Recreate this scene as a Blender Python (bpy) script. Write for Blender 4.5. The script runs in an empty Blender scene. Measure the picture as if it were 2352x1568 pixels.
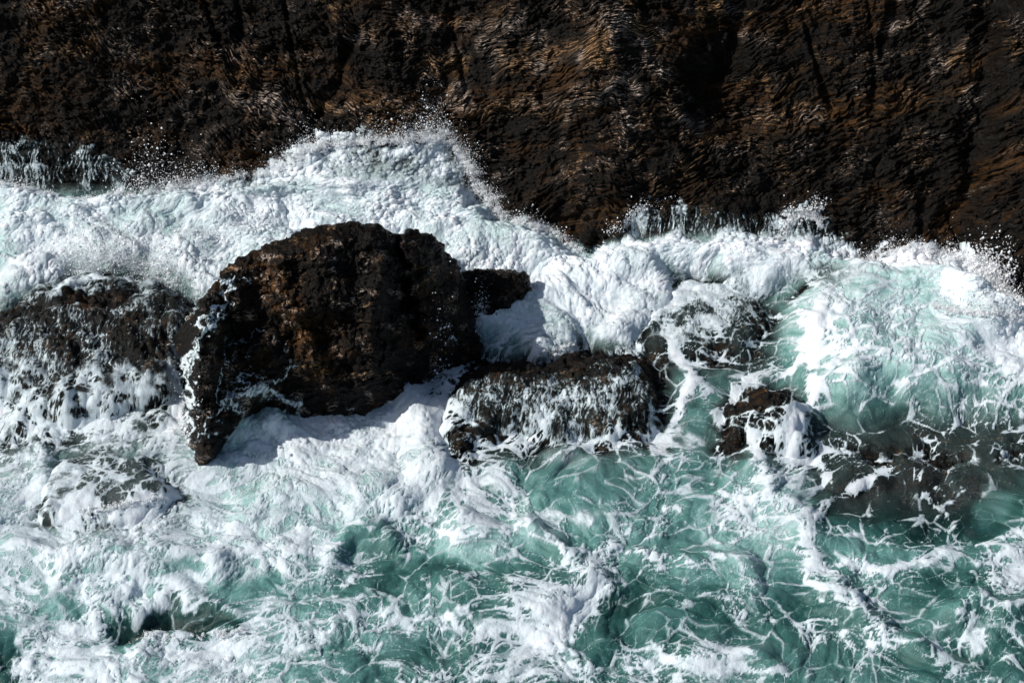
import bpy, math, random
import numpy as np
from mathutils import Vector
C = bpy.context.scene
R = math.radians
random.seed(4); RNG = np.random.default_rng(7)

# ---------------------------------------------------------------- camera
DIST, PITCH, HALFW = 68.0, 37.0, 15.0
cd = bpy.data.cameras.new('camera'); cam = bpy.data.objects.new('camera', cd)
C.collection.objects.link(cam); C.camera = cam
CAM = np.array([0, -DIST*math.cos(R(PITCH)), DIST*math.sin(R(PITCH))])
cam.location = CAM.tolist(); cam.rotation_euler = (R(90-PITCH), 0, 0)
cd.lens = 36/(2*HALFW/DIST); cd.sensor_width = 36; cd.clip_end = 2000; cd.clip_start = .5

# ---------------------------------------------------------------- light
SUN_EL, SUN_AZ = 40.0, -99.0          # azimuth measured from +y (away) towards +x
S = np.array([math.sin(R(SUN_AZ))*math.cos(R(SUN_EL)), math.cos(R(SUN_AZ))*math.cos(R(SUN_EL)), math.sin(R(SUN_EL))])
w = bpy.data.worlds.new('World'); C.world = w; w.use_nodes = True
nt = w.node_tree; bg = nt.nodes['Background']; sk = nt.nodes.new('ShaderNodeTexSky')
sk.sky_type = 'NISHITA'; sk.sun_disc = False; sk.sun_elevation = R(SUN_EL); sk.sun_rotation = R(SUN_AZ)
sk.air_density = 1.0; sk.dust_density = 1.5
nt.links.new(sk.outputs[0], bg.inputs[0]); bg.inputs[1].default_value = .085
ld = bpy.data.lights.new('sun', 'SUN'); ld.energy = 4.3; ld.angle = R(.5); ld.color = (1, .96, .90)
sun = bpy.data.objects.new('sun', ld); C.collection.objects.link(sun)
sun.rotation_euler = Vector(S.tolist()).to_track_quat('Z', 'Y').to_euler()
C.view_settings.view_transform = 'Standard'; C.view_settings.look = 'None'
C.view_settings.exposure = .04; C.view_settings.gamma = 1
C.render.engine = 'CYCLES'

# ---------------------------------------------------------------- noise
_r = np.random.default_rng(11)
PERM = _r.permutation(4096).astype(np.int32); PERM = np.concatenate([PERM, PERM])
_a = _r.random(4096)*2*np.pi; GX = np.cos(_a).astype(np.float32); GY = np.sin(_a).astype(np.float32)
JX = _r.random(4096).astype(np.float32); JY = _r.random(4096).astype(np.float32)
def hsh(i, j, seed): return PERM[(PERM[(i+seed*131) & 4095] + j) & 4095]
def perl(x, y, seed=0):
    x = np.asarray(x, np.float32); y = np.asarray(y, np.float32)
    xi = np.floor(x); yi = np.floor(y); fx = x-xi; fy = y-yi
    xi = xi.astype(np.int32); yi = yi.astype(np.int32)
    u = fx*fx*fx*(fx*(fx*6-15)+10); v = fy*fy*fy*(fy*(fy*6-15)+10)
    def g(i, j):
        h = hsh(xi+i, yi+j, seed); return GX[h]*(fx-i)+GY[h]*(fy-j)
    a = g(0, 0); a += (g(1, 0)-a)*u
    b = g(0, 1); b += (g(1, 1)-b)*u
    return (a+(b-a)*v)*1.5
def fbm(x, y, o=4, seed=0, gain=.5):
    s = 0; a = 1; f = 1
    for k in range(o): s = s+a*perl(x*f+k*17.3, y*f-k*9.1, seed+k); a *= gain; f *= 2.03
    return s
def billow(x, y, o=4, seed=0, gain=.5):
    s = 0; a = 1; f = 1
    for k in range(o): s = s+a*np.abs(perl(x*f+k*7.3, y*f-k*3.1, seed+k)); a *= gain; f *= 2.1
    return s
def ridge(x, y, o=3, seed=0, gain=.5):
    s = 0; a = 1; f = 1; t = 0
    for k in range(o): s = s+a*(1-2*np.abs(perl(x*f+k*7.3, y*f+k*5.1, seed+k)))**2*1.0; t += a; a *= gain; f *= 2.07
    return s/t
def voro(x, y, seed=0):
    xi = np.floor(x).astype(np.int32); yi = np.floor(y).astype(np.int32)
    f1 = np.full(x.shape, 9, np.float32); f2 = f1.copy()
    for i in (-1, 0, 1):
        for j in (-1, 0, 1):
            h = hsh(xi+i, yi+j, seed)
            d = np.hypot(xi+i+JX[h]-x, yi+j+JY[h]-y).astype(np.float32)
            f2 = np.minimum(f2, np.maximum(f1, d)); f1 = np.minimum(f1, d)
    return f1, f2
def sm(a, b, x):
    t = np.clip((x-a)/(b-a), 0, 1); return t*t*(3-2*t)

# ---------------------------------------------------------------- base surface: sea level, then the cliff plane
SLOPE = R(56); CS, SN = math.cos(SLOPE), math.sin(SLOPE)
PXM = 2*HALFW/2352                     # metres per photo unit at the centre
def ray(px, py):
    px = np.asarray(px, float); py = np.asarray(py, float)
    cx = (px-1176)*PXM; cy = -(py-784)*PXM
    p = R(PITCH); up = np.array([0, math.sin(p), math.cos(p)]); fw = np.array([0, math.cos(p), -math.sin(p)])
    return np.stack([cx, fw[1]*DIST+up[1]*cy, fw[2]*DIST+up[2]*cy], -1)
def at_z(px, py, z=0):
    d = ray(px, py); t = (z-CAM[2])/d[..., 2]; return CAM+d*t[..., None]
FOOT = [(-900,470),(0,485),(300,490),(700,490),(1000,510),(1150,540),(1350,612),(1450,600),(1800,610),(2000,640),(2200,700),(2352,780),(2700,860),(3400,900)]
_f = at_z([a for a, b in FOOT], [b for a, b in FOOT])
_xs = np.linspace(-90, 90, 3601); _yf = np.interp(_xs, _f[:, 0], _f[:, 1])
_k = np.exp(-np.linspace(-2, 2, 61)**2); _yf = np.convolve(np.pad(_yf, 30, 'edge'), _k/_k.sum(), 'valid')
def yf(x): return np.interp(x, _xs, _yf)
def chart(px, py):
    """photo point -> chart coordinates (x, s) on the base surface"""
    d = ray(px, py); lo = np.full(d.shape[:-1], .6); hi = np.full(d.shape[:-1], 3.)
    for _ in range(40):
        m = (lo+hi)/2; p = CAM+d*m[..., None]
        base = np.maximum(0, (p[..., 1]-yf(p[..., 0]))*SN/CS)
        above = p[..., 2] > base
        lo = np.where(above, m, lo); hi = np.where(above, hi, m)
    f = yf(p[..., 0]); y = p[..., 1]
    return p[..., 0], np.where(y > f, f+(y-f)/CS, y)
KY = .62                                # the chart's metric on the sea: lengths along s look this much shorter
def cpts(pts):
    x, s = chart([p[0] for p in pts], [p[1] for p in pts]); return np.stack([x, s], -1)

# ---------------------------------------------------------------- painting fields on the ground
FX = np.arange(-19, 19.01, .1); FS = np.arange(-17, 17.01, .1)
gx, gs = np.meshgrid(FX, FS)
def segdist(pts, x, s, closed):
    P = cpts(pts); n = len(P); best = np.full(x.shape, 1e9); inside = np.zeros(x.shape, bool)
    for i in range(n if closed else n-1):
        a = P[i]; b = P[(i+1) % n]
        ax, ay, bx, by = a[0], a[1]*KY, b[0], b[1]*KY
        dx, dy = bx-ax, by-ay; L = dx*dx+dy*dy+1e-9
        t = np.clip(((x-ax)*dx+(s*KY-ay)*dy)/L, 0, 1)
        best = np.minimum(best, np.hypot(x-ax-t*dx, s*KY-ay-t*dy))
        if closed:
            c = ((a[1] > s) != (b[1] > s)) & (x < (b[0]-a[0])*(s-a[1])/(b[1]-a[1]+1e-12)+a[0]); inside ^= c
    return best, inside
_wob = [fbm(gx/1.3+9, gs/2+3, 4, 60), fbm(gx/1.3-9, gs/2-3, 4, 70)]
def poly_w(pts, feather, wob=.35):
    d, ins = segdist(pts, gx+_wob[0]*wob, gs+_wob[1]*wob*1.5, True)
    sd = np.where(ins, d, -d); f = feather*PXM
    return sm(-f, f, sd)
def line_w(pts, width, wob=.3, soft=1.0):
    d, _ = segdist(pts, gx+_wob[0]*wob, gs+_wob[1]*wob*1.5, False); f = width*PXM
    return 1-sm(f*(1-soft)*.6, f*1.4, d)
def ell_w(c, r):
    a = np.linspace(0, 2*np.pi, 20, endpoint=False)
    return poly_w([(c[0]+r[0]*math.cos(t), c[1]+r[1]*math.sin(t)) for t in a], min(r)*.55)
def put(F, w, v, k=1): F += (v-F)*w*k
def samp(F, x, s):
    i = np.clip((x-FX[0])/.1, 0, len(FX)-1.001); j = np.clip((s-FS[0])/.1, 0, len(FS)-1.001)
    i0 = i.astype(int); j0 = j.astype(int); a = i-i0; b = j-j0
    return ((F[j0, i0]*(1-a)+F[j0, i0+1]*a)*(1-b)+(F[j0+1, i0]*(1-a)+F[j0+1, i0+1]*a)*b).astype(np.float32)

EDGE = [(-900,320),(-300,325),(0,335),(60,330),(130,345),(200,350),(270,385),(330,430),(370,440),(400,432),(470,425),(560,402),(625,392),(665,360),(740,326),(800,318),(860,322),(925,330),(985,318),(1020,312),(1050,345),(1075,385),(1090,430),(1135,462),(1148,505),(1200,515),(1262,528),(1285,555),(1330,575),(1362,585),(1390,570),(1405,540),(1440,515),(1470,488),(1530,484),(1580,490),(1620,482),(1700,492),(1790,505),(1840,488),(1880,488),(1905,530),(1940,560),(1985,600),(2030,585),(2080,558),(2140,572),(2210,595),(2265,612),(2300,660),(2340,700),(2400,760),(2700,820),(3400,860)]
SURGE = [(0,455),(130,484),(270,474),(400,432),(560,402),(665,360),(740,326),(860,322),(1020,312),(1075,385),(1148,505),(1262,528),(1345,590),(1250,700),(1100,745),(1050,700),(800,700),(440,700),(350,650),(180,655),(0,740)]
MIDF = [(1345,590),(1400,560),(1500,540),(1800,540),(1930,600),(1850,660),(1780,680),(1690,690),(1640,620),(1520,625),(1530,700),(1440,790),(1340,790),(1240,830),(1100,750),(1180,700),(1230,700),(1290,640)]
RWAVE = [(1850,660),(1960,610),(2080,556),(2220,590),(2290,650),(2400,760),(2500,960),(2200,960),(2000,960),(1840,930),(1830,760)]

# --- F: foam cover
F = np.full(gx.shape, .54); put(F, poly_w([(-200,700),(430,880),(480,1050),(900,930),(1000,1120),(820,1320),(300,1400),(-200,1420)], 60), .70)
put(F, poly_w([(-200,1400),(280,1390),(520,1480),(640,1700),(-200,1700)], 40), .74)
put(F, poly_w([(640,930),(870,930),(960,850),(1050,880),(1040,1050),(930,1140),(760,1050)], 40), .82)
put(F, poly_w([(1230,1040),(1560,960),(1720,1230),(2450,1230),(2450,1750),(1700,1700),(1450,1400),(1250,1260)], 50), .40)
put(F, poly_w([(1890,1100),(2050,1075),(2450,1080),(2450,1240),(2050,1230),(1890,1200)], 30), .20)
put(F, poly_w([(1500,860),(1640,800),(1700,900),(1640,1100),(1500,1080),(1430,1000)], 30), .36)
for c, r, v in [((410,1422),(140,34),.12),((1000,1335),(190,85),.24),((1420,1395),(75,38),.08),((1560,1450),(110,55),.2),((-10,1530),(70,60),.1),((860,1500),(120,36),.33),
                ((2250,1400),(90,50),.26),((2270,1500),(110,55),.3),((1760,1490),(140,60),.26),((1640,1490),(60,50),.15),((1300,1110),(110,60),.30),((1420,1200),(110,40),.3),((170,1110),(45,60),.4),
                ((830,1250),(60,28),.28),((560,1340),(60,22),.35),((1600,1360),(70,28),.25),((1230,1490),(30,20),.1),((1330,1500),(40,18),.2),((500,1230),(70,16),.4),((130,1410),(60,22),.3)]:
    put(F, ell_w(c, r), v)
for c, r, v in [((1200,1450),(140,75),.84),((1330,1380),(60,60),.86),((1250,1530),(120,30),.78),((1660,1520),(80,45),.76),((1480,1520),(60,26),.6),((1180,1340),(120,30),.55),((720,1440),(120,24),.62),((1700,1200),(90,60),.70),
                ((960,1010),(70,60),.95),((700,1090),(120,60),.8),((330,1200),(200,40),.8),((160,1320),(160,40),.78),((600,1170),(110,34),.82),((1000,1180),(120,30),.66),((1290,1290),(140,26),.64),((2230,1440),(100,40),.62),
                ((1480,1190),(60,34),.5),((2300,1330),(80,26),.6),((130,1530),(110,30),.86),((420,1490),(120,30),.8),((780,1320),(90,20),.72),((1050,1225),(80,18),.78)]:
    put(F, ell_w(c, r), v)
put(F, poly_w(RWAVE, 20), .68)
put(F, ell_w((2040,770),(120,70)), .42); put(F, ell_w((2080,620),(160,50)), .86)
put(F, line_w([(1960,625),(2080,585),(2180,610),(2280,680),(2352,790)], 40), 1.0)
put(F, ell_w((2230,715),(95,85)), .88); put(F, ell_w((2340,840),(60,60)), .85); put(F, ell_w((2330,960),(60,60)), .6)
put(F, ell_w((2050,980),(190,80)), .36)
put(F, poly_w([(1480,650),(1700,700),(1840,660),(1840,900),(1640,880),(1500,830)], 40), .46)
put(F, poly_w(MIDF, 18), .78)
put(F, ell_w((1340,700),(110,80)), .86)
put(F, ell_w((1600,705),(125,95)), .84); put(F, ell_w((1550,655),(45,20)), .5); put(F, ell_w((1655,645),(22,26)), .45); put(F, ell_w((1590,745),(60,24)), .55); put(F, ell_w((1900,640),(45,18)), .5)
put(F, ell_w((1780,600),(90,40)), .9)
put(F, poly_w([(1060,830),(1230,840),(1480,790),(1520,880),(1480,960),(1400,1010),(1100,1000)], 16), .54)
put(F, poly_w([(1070,920),(1440,930),(1420,1010),(1150,1020),(1030,970)], 16), .68)
put(F, poly_w(SURGE, 14), .80)
put(F, ell_w((1290,665),(60,45)), .86)
put(F, ell_w((1250,1055),(60,26)), .5); put(F, ell_w((1760,930),(70,60)), .42); put(F, ell_w((2100,1040),(260,60)), .38)
put(F, ell_w((210,1110),(120,75)), .66); put(F, ell_w((270,1150),(80,26)), .52)
# washed left rock
put(F, poly_w([(-200,720),(60,700),(180,650),(350,640),(440,690),(400,900),(150,900),(60,850),(-200,850)], 14), .60)
put(F, line_w([(60,730),(170,715),(300,700)], 22), .72); put(F, line_w([(100,880),(200,840),(330,845)], 20), .66); put(F, line_w([(30,800),(130,740)], 16), .62)
put(F, ell_w((240,770),(80,24)), .05); put(F, ell_w((310,662),(90,22)), .42); put(F, ell_w((-20,760),(70,90)), .55)
for pts, wd, v in [([(1735,1050),(1745,1100),(1770,1150),(1845,1190),(1865,1260),(1850,1330),(1890,1370)],17,.80),([(1845,1190),(1870,1300),(1960,1400)],17,.74),([(2035,1075),(1990,1110),(1920,1150),(1870,1190)],17,.85),([(1850,1060),(1900,1100),(1850,1160)],14,.7),
                   ([(1870,800),(1850,850),(1850,930),(1835,1000),(1820,1040)],19,.95),([(1540,780),(1590,860),(1580,940),(1500,1040)],15,.85),([(1650,1040),(1640,960),(1680,890),(1760,855),(1850,870)],11,.75),([(1600,880),(1630,950)],10,.6),
                   ([(1870,1300),(1980,1312),(2100,1300),(2210,1240),(2330,1240)],13,.8),([(2130,1140),(2190,1190),(2200,1260)],11,.66),([(2220,1010),(2215,1090),(2180,1130),(2110,1100),(1980,1090)],7,.55),([(2400,1200),(2340,1260),(2330,1330)],18,.75),
                   ([(1740,1290),(1640,1280),(1500,1290),(1400,1240)],16,.72),([(2010,1130),(2100,1060),(2300,1040)],6,.42),([(950,900),(960,980),(985,1060),(1060,1130)],26,.86),([(1100,1090),(1180,1140),(1210,1200)],14,.7),([(1000,1100),(1120,1150),(1300,1190)],12,.6),
                   ([(1840,960),(1950,900),(2100,900),(2200,920)],8,.62),([(1830,880),(1960,960),(2080,940),(2230,860)],7,.6),([(2160,1000),(2230,960),(2290,900)],9,.6),([(1230,1000),(1320,1010),(1400,980),(1450,930)],9,.7),([(1110,980),(1180,1000),(1290,940)],8,.64),
                   ([(1260,860),(1330,900),(1380,870),(1400,800)],8,.62),([(1490,820),(1450,900),(1490,960)],9,.6),([(850,1040),(700,1020),(600,1000)],14,.85),([(560,1350),(700,1370),(830,1380),(900,1430)],9,.6),([(620,1420),(780,1440),(960,1420)],8,.55),
                   ([(1100,1400),(1000,1430),(880,1460),(760,1510)],9,.66),([(1080,1210),(1200,1230),(1300,1260),(1300,1300)],12,.8),([(1580,1380),(1700,1400),(1850,1430),(2000,1470)],16,.6),([(2080,1500),(1980,1430),(1900,1380)],14,.7),([(2190,1400),(2260,1390),(2352,1400)],9,.85),
                   ([(0,1260),(180,1290),(360,1280),(520,1300)],14,.85),([(280,1385),(420,1380),(560,1390)],10,.9),([(520,1250),(640,1270),(790,1240)],12,.85)]:
    put(F, line_w(pts, wd), v)
_cal = poly_w([(-300,905),(440,915),(520,1000),(1000,1060),(1240,1060),(1560,960),(1850,1120),(2700,1120),(2700,1900),(-300,1900)], 60, 0)
F += ((F-.55)*.62+.55-F)*_cal
put(F, line_w([(400,850),(392,900),(400,960),(390,1040)], 18, .3), .9)
# veils on the cliff foot
put(F, poly_w([(1380,600),(1400,530),(1470,478),(1560,456),(1700,452),(1760,500),(1840,475),(1895,470),(1930,560),(1990,600),(1800,555),(1600,550)], 10), .66)
put(F, line_w([(1560,470),(1590,520),(1620,560)], 20), .72); put(F, line_w([(1680,490),(1700,540)], 18), .66); put(F, line_w([(1770,560),(1800,510),(1860,488),(1890,540),(1910,600)], 22), .88); put(F, line_w([(1440,530),(1500,500),(1520,560)], 20), .8)
put(F, ell_w((1500,545),(50,12)), .5); _w = line_w([(1370,600),(1450,578),(1600,575),(1800,570),(1900,580),(1990,612)], 24); put(F, _w, .96); _w2 = line_w([(-200,455),(0,452),(130,482),(300,470)], 15); put(F, _w2, .95)
put(F, line_w([(735,352),(830,345),(920,372),(985,345)], 14), .62)
put(F, poly_w([(-300,320),(0,325),(200,345),(320,420),(290,478),(130,490),(0,455),(-300,430)], 8), .60)
put(F, line_w([(40,350),(30,440)], 12), .85); put(F, line_w([(90,350),(100,440)], 10), .75); put(F, line_w([(180,410),(190,470)], 10), .7); put(F, line_w([(270,400),(240,470)], 10), .7)
# --- A: how much air the water holds (pale turquoise) against clear deep green
A = np.full(gx.shape, .42)
put(A, poly_w([(-200,700),(1000,850),(950,1150),(600,1280),(-200,1300)], 80), .72)
put(A, poly_w([(-200,1300),(500,1300),(700,1450),(500,1700),(-200,1700)], 80), .55)
put(A, poly_w([(800,1250),(1900,1330),(2450,1300),(2450,1750),(800,1750)], 60), .27)
for c, r, v in [((1420,1400),(120,60),.06),((1580,1450),(120,60),.18),((410,1422),(160,45),.05),((1000,1340),(200,80),.24),((0,1530),(110,70),.1),((1080,1250),(110,30),.62),((1180,1220),(120,40),.6),((960,1050),(90,90),.92),((1300,1050),(60,24),.7),
                ((1400,1150),(170,60),.42),((1700,1200),(140,80),.6),((2080,790),(240,160),.80),((1960,860),(120,60),.7),((1650,950),(100,60),.42),((2130,1160),(250,80),-.12),((2300,1160),(50,40),.35),((2250,1490),(170,80),.22),((2180,1340),(140,30),.2),
                ((1750,1500),(170,60),.36),((1700,1300),(160,50),.48),((210,1100),(120,80),.6),((900,1440),(200,40),.4),((2000,1010),(200,60),.3),((1300,1450),(120,60),.25)]:
    put(A, ell_w(c, r), v)
put(A, poly_w(SURGE, 20), .86); put(A, poly_w(MIDF, 20), .8)
for c, r in [((860,400),(110,40)),((330,560),(90,26)),((150,520),(60,20)),((1130,560),(70,40)),((10,620),(30,40)),((620,470),(120,24)),((980,470),(60,26))]: put(F, ell_w(c, r), .60); put(A, ell_w(c, r), .78)
# --- L: lace (1) against churned marbled foam (0)
L = np.full(gx.shape, .12); put(L, poly_w([(980,850),(1500,780),(1900,700),(2450,700),(2450,1600),(1000,1600),(860,1250)], 120), .85)
put(L, poly_w([(1000,1260),(1400,1300),(1700,1400),(1700,1750),(700,1750),(700,1420)], 60), .35); put(L, poly_w(MIDF, 20), .2)
put(L, poly_w(SURGE, 20), 0); put(L, line_w([(2080,590),(2230,680),(2250,780),(2352,850)], 70), .05)
put(L, _cal, .62, .75)
# --- V: streaks that run down the slope
V = np.zeros(gx.shape)
put(V, poly_w([(1370,600),(1400,440),(1950,440),(2000,600),(1850,575),(1600,570)], 14), 1)
put(V, poly_w([(-300,310),(0,325),(200,345),(330,420),(290,470),(130,480),(0,450),(-300,430)], 10), 1)
put(V, poly_w([(1050,840),(1230,840),(1480,780),(1530,880),(1480,980),(1300,1010),(1060,1000)], 14), .7); put(V, poly_w([(1500,700),(1580,650),(1700,670),(1720,740),(1620,800),(1500,780)], 14), .5)
put(V, poly_w([(-200,800),(60,735),(200,780),(330,800),(430,700),(430,880),(200,900),(-200,890)], 24), .75)
put(V, ell_w((230,850),(190,55)), 1); put(F, ell_w((230,850),(170,40)), .52); put(V, _w, 0); put(V, _w2, .2)
# --- H: height of the water
H = np.zeros(gx.shape)
SOFT = np.zeros(gx.shape); put(SOFT, poly_w(SURGE, 30), 1); put(SOFT, poly_w(MIDF, 30), .6); put(SOFT, poly_w([(-200,460),(500,440),(900,560),(500,720),(-200,740)], 60), 1)
put(H, poly_w(SURGE, 45), .75); put(H, line_w([(0,600),(200,560),(450,560),(700,480)], 90), .7, .5)
put(H, line_w([(780,400),(1000,380),(1040,430)], 60), .55, .8)
put(H, poly_w([(1340,600),(1290,640),(1230,700),(1060,720),(1060,640)], 22), .05)
put(H, poly_w(MIDF, 30), .55); put(H, poly_w(RWAVE, 40), .85); put(H, line_w([(2120,640),(2220,720),(2280,800)], 60), 1.35)
def add(F, w, v): F += w*v
add(H, line_w([(1735,1020),(1760,1140),(1850,1190),(1870,1310),(1960,1400)], 40), .24); add(H, line_w([(950,900),(965,990),(985,1080)], 36), .38)
add(H, line_w([(1860,800),(1850,930),(1830,1020)], 22), .22); add(H, line_w([(0,1270),(200,1290),(500,1300)], 30), .35); add(H, ell_w((370,1420),(120,30)), -.35)
add(H, line_w([(270,1390),(420,1378),(560,1392)], 14), .28); add(H, line_w([(300,1450),(440,1462),(540,1440)], 16), .3)
add(H, line_w([(560,1150),(800,1120),(900,1170)], 40), .3); add(H, line_w([(780,1250),(820,1215),(900,1240)], 22), .45); add(H, line_w([(1050,1215),(1200,1225),(1310,1270)], 24), .4)
add(H, line_w([(1500,1290),(1620,1270),(1730,1310)], 24), .4); add(H, line_w([(2180,1400),(2352,1400)], 22), .4); add(H, line_w([(1100,1400),(1250,1380),(1350,1330)], 60), .35)
add(H, ell_w((1420,1400),(90,40)), -.3); add(H, ell_w((180,1110),(80,60)), -.2); add(H, line_w([(80,1050),(110,1120),(180,1190),(330,1180)], 24), .35)
add(H, line_w([(1540,780),(1590,860),(1580,940)], 18), .15); add(H, line_w([(1900,1380),(2000,1440),(2100,1500)], 26), .35); add(H, line_w([(560,930),(520,1000),(560,1060)], 30), .2)
add(H, line_w([(2120,1530),(2352,1560)], 30), .3); add(H, line_w([(1560,1500),(1700,1520),(1850,1568)], 30), .3)

_k5 = np.exp(-np.linspace(-2, 2, 9)**2); _k5 /= _k5.sum()
H = np.apply_along_axis(lambda a: np.convolve(np.pad(a, 4, 'edge'), _k5, 'valid'), 0, H); H = np.apply_along_axis(lambda a: np.convolve(np.pad(a, 4, 'edge'), _k5, 'valid'), 1, H)
add(H, ell_w((600,990),(70,26)), .45); add(H, ell_w((2080,800),(210,130)), .6); add(H, line_w([(1950,640),(2080,590),(2200,620)], 34), .3); add(H, line_w([(0,520),(300,520),(600,450),(900,370)], 80, .9), .2)
# ---------------------------------------------------------------- low rocks as mounds, shared by the rock meshes and the water lying on them
MOUND = {}
def mound(name, pts, hgt, edge):
    P = cpts(pts); MOUND[name] = (P, hgt, edge, pts)
mound('left',   [(-60,860),(-60,800),(60,760),(150,700),(300,700),(410,740),(425,800),(400,870),(330,905),(150,930),(40,900)], 1.25, 120)
mound('bowl',   [(120,1160),(150,1100),(220,1070),(330,1090),(370,1150),(300,1180),(200,1190)], .12, 40)
mound('crag',   [(1050,1000),(1060,920),(1090,880),(1230,880),(1330,860),(1450,850),(1480,900),(1465,945),(1400,965),(1300,960),(1150,960)], .78, 90)
mound('dome',   [(1690,1010),(1690,960),(1730,925),(1800,930),(1835,970),(1830,1030),(1760,1035)], .75, 50)
mound('shelf',  [(1880,1060),(1900,1010),(2050,980),(2250,965),(2420,940),(2500,1050),(2300,1065),(2100,1065),(1950,1070)], -.10, 80)
mound('ridge',  [(1490,780),(1510,700),(1580,665),(1690,680),(1720,730),(1680,780),(1580,800)], .2, 90)
mound('knob',   [(1830,700),(1880,655),(1950,650),(1960,690),(1900,720)], .55, 40)
def mound_h(name, x, s, rough=1.0):
    P, hgt, edge, pts = MOUND[name]
    wx = .25*fbm(x/1.2, s/1.2, 3, 33); ws = .3*fbm(x/1.2+5, s/1.2, 3, 37)
    d, ins = segdist(pts, x+wx, s+ws, True); sd = np.where(ins, d, -d); e = edge*PXM
    t = np.clip((sd+e*.35)/(e*1.35), -1.5, 1)
    h = np.where(t > 0, abs(hgt)*(1.0*np.sqrt(np.clip(1-(1-np.clip(t, 0, 1))**2, 0, 1))+.12*t), t*1.2)
    h = h+min(hgt, 0)*3.0
    return h+rough*(.07+.12*hgt)*fbm(x/.8, s/.8, 3, 41, .6)
MH = np.full(gx.shape, -3.0)
for n in MOUND: MH = np.maximum(MH, mound_h(n, gx, gs, 1.0))
# how far the water stands over (+) or under (-) a mound
FILM = np.full(gx.shape, .13)
put(FILM, poly_w([(1480,640),(1720,640),(1740,820),(1480,820)], 20), .25); put(FILM, poly_w([(1850,940),(2500,900),(2500,1130),(1850,1130)], 20), .34); put(FILM, poly_w([(100,1050),(400,1050),(400,1200),(100,1200)], 20), .30)
put(FILM, ell_w((245,772),(75,26)), -.4); put(FILM, ell_w((330,660),(70,16)), -.25)
put(FILM, poly_w([(1060,900),(1066,800),(1110,785),(1235,800),(1235,840),(1300,810),(1400,800),(1400,860),(1330,890),(1160,900)], 12), -.4)
put(FILM, ell_w((1450,870),(50,46)), -.3); put(FILM, ell_w((1740,950),(32,42)), -.3)
put(FILM, ell_w((1610,650),(50,22)), -.2); put(FILM, ell_w((1990,1035),(60,22)), -.15); put(FILM, ell_w((2150,1050),(70,20)), -.15); put(FILM, ell_w((2310,1040),(40,22)), -.15)
put(FILM, line_w([(1335,820),(1330,870),(1300,920)], 14), .05); put(FILM, line_w([(1490,820),(1450,900)], 12), .05)

# ---------------------------------------------------------------- cliff relief (metres along the cliff normal)
def cliff_disp(x, s, fine=True):
    r = s-yf(x)
    lean = x+r*.18
    d = .42*fbm(lean/4.2, s/6, 2, 80)+.15*fbm(lean/1.5, s/1.5, 3 if fine else 1, 84)+(.09*fbm(x/.6, s/.4, 2, 88) if fine else 0)
    cr = perl(lean/2.6+3.3, s/14, 90); d += -.2*np.exp(-(cr/.04)**2)*sm(-.2, .3, perl(lean/5, s/4, 92))
    cr = perl(lean/5.1+1.3, s/12, 95); d += .14*np.tanh(cr*5)
    for pts, wd, v in [([(2300,-40),(2270,200),(2230,420),(2180,560)],34,-.5),([(1705,-40),(1690,60),(1640,240)],26,-.35),([(1630,180),(1700,260)],60,-.5),([(2060,-20),(2020,120)],18,-.4),([(1380,130),(1420,50),(1330,200)],50,.45),([(880,70),(870,30)],36,.3),
                       ([(500,230),(420,330),(380,420)],30,-.3),([(830,60),(760,200),(700,330)],16,-.35),([(1040,240),(1180,240),(1290,225),(1390,215)],13,.22),([(700,200),(800,250),(930,270)],14,.2),([(1150,480),(1400,420),(1500,430)],40,.35),([(1150,540),(1330,560)],22,.35),([(1480,440),(1640,400)],30,-.2)]:
        d += v*samp(CFLD[str(pts)+str(wd)] if str(pts)+str(wd) in CFLD else CFLD.setdefault(str(pts)+str(wd), line_w(pts, wd, .3)), x, s)
    return d
CFLD = {}
def strata(x, s):
    tilt = .55*sm(2, -9, x)-.10*sm(3, 12, x)
    q = s+tilt*(x+4)+.40*fbm(x/2.6, s/3.5, 2, 100)+.13*perl(x/.62, s/1.1, 104)+.05*perl(x/.23, s/.4, 107)
    return q

# ---------------------------------------------------------------- mesh and material helpers
def new_obj(name, me, parent=None):
    o = bpy.data.objects.new(name, me); C.collection.objects.link(o)
    if parent: o.parent = parent
    return o
def make_mesh(name, V3, Q, attrs, m, smooth=True):
    used = np.zeros(len(V3), bool); used[Q.ravel()] = True
    idx = np.cumsum(used)-1; Q = idx[Q]; V3 = V3[used]
    me = bpy.data.meshes.new(name); k = Q.shape[1]
    me.vertices.add(len(V3)); me.vertices.foreach_set('co', V3.astype(np.float32).ravel())
    me.loops.add(Q.size); me.loops.foreach_set('vertex_index', Q.astype(np.int32).ravel())
    me.polygons.add(len(Q)); me.polygons.foreach_set('loop_start', np.arange(0, Q.size, k, dtype=np.int32)); me.polygons.foreach_set('loop_total', np.full(len(Q), k, np.int32))
    me.update(calc_edges=True)
    me.polygons.foreach_set('use_smooth', np.full(len(Q), smooth))
    for an, av in attrs.items():
        if av.ndim == 1:
            a = me.attributes.new(an, 'FLOAT', 'POINT'); a.data.foreach_set('value', av[used].astype(np.float32))
        else:
            a = me.attributes.new(an, 'FLOAT_VECTOR', 'POINT'); a.data.foreach_set('vector', av[used].astype(np.float32).ravel())
    me.materials.append(m); me.validate(); return me
def grid_quads(nr, nc, wrap=False):
    i = np.arange(nr-1)[:, None]; j = np.arange(nc if wrap else nc-1)[None]
    a = i*nc+j; b = i*nc+(j+1) % nc
    return np.stack([a, b, b+nc, a+nc], -1).reshape(-1, 4)
def tag(o, label=None, cat=None, group=None, kind=None):
    for k, v in (('label', label), ('category', cat), ('group', group), ('kind', kind)):
        if v: o[k] = v
    return o
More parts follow.
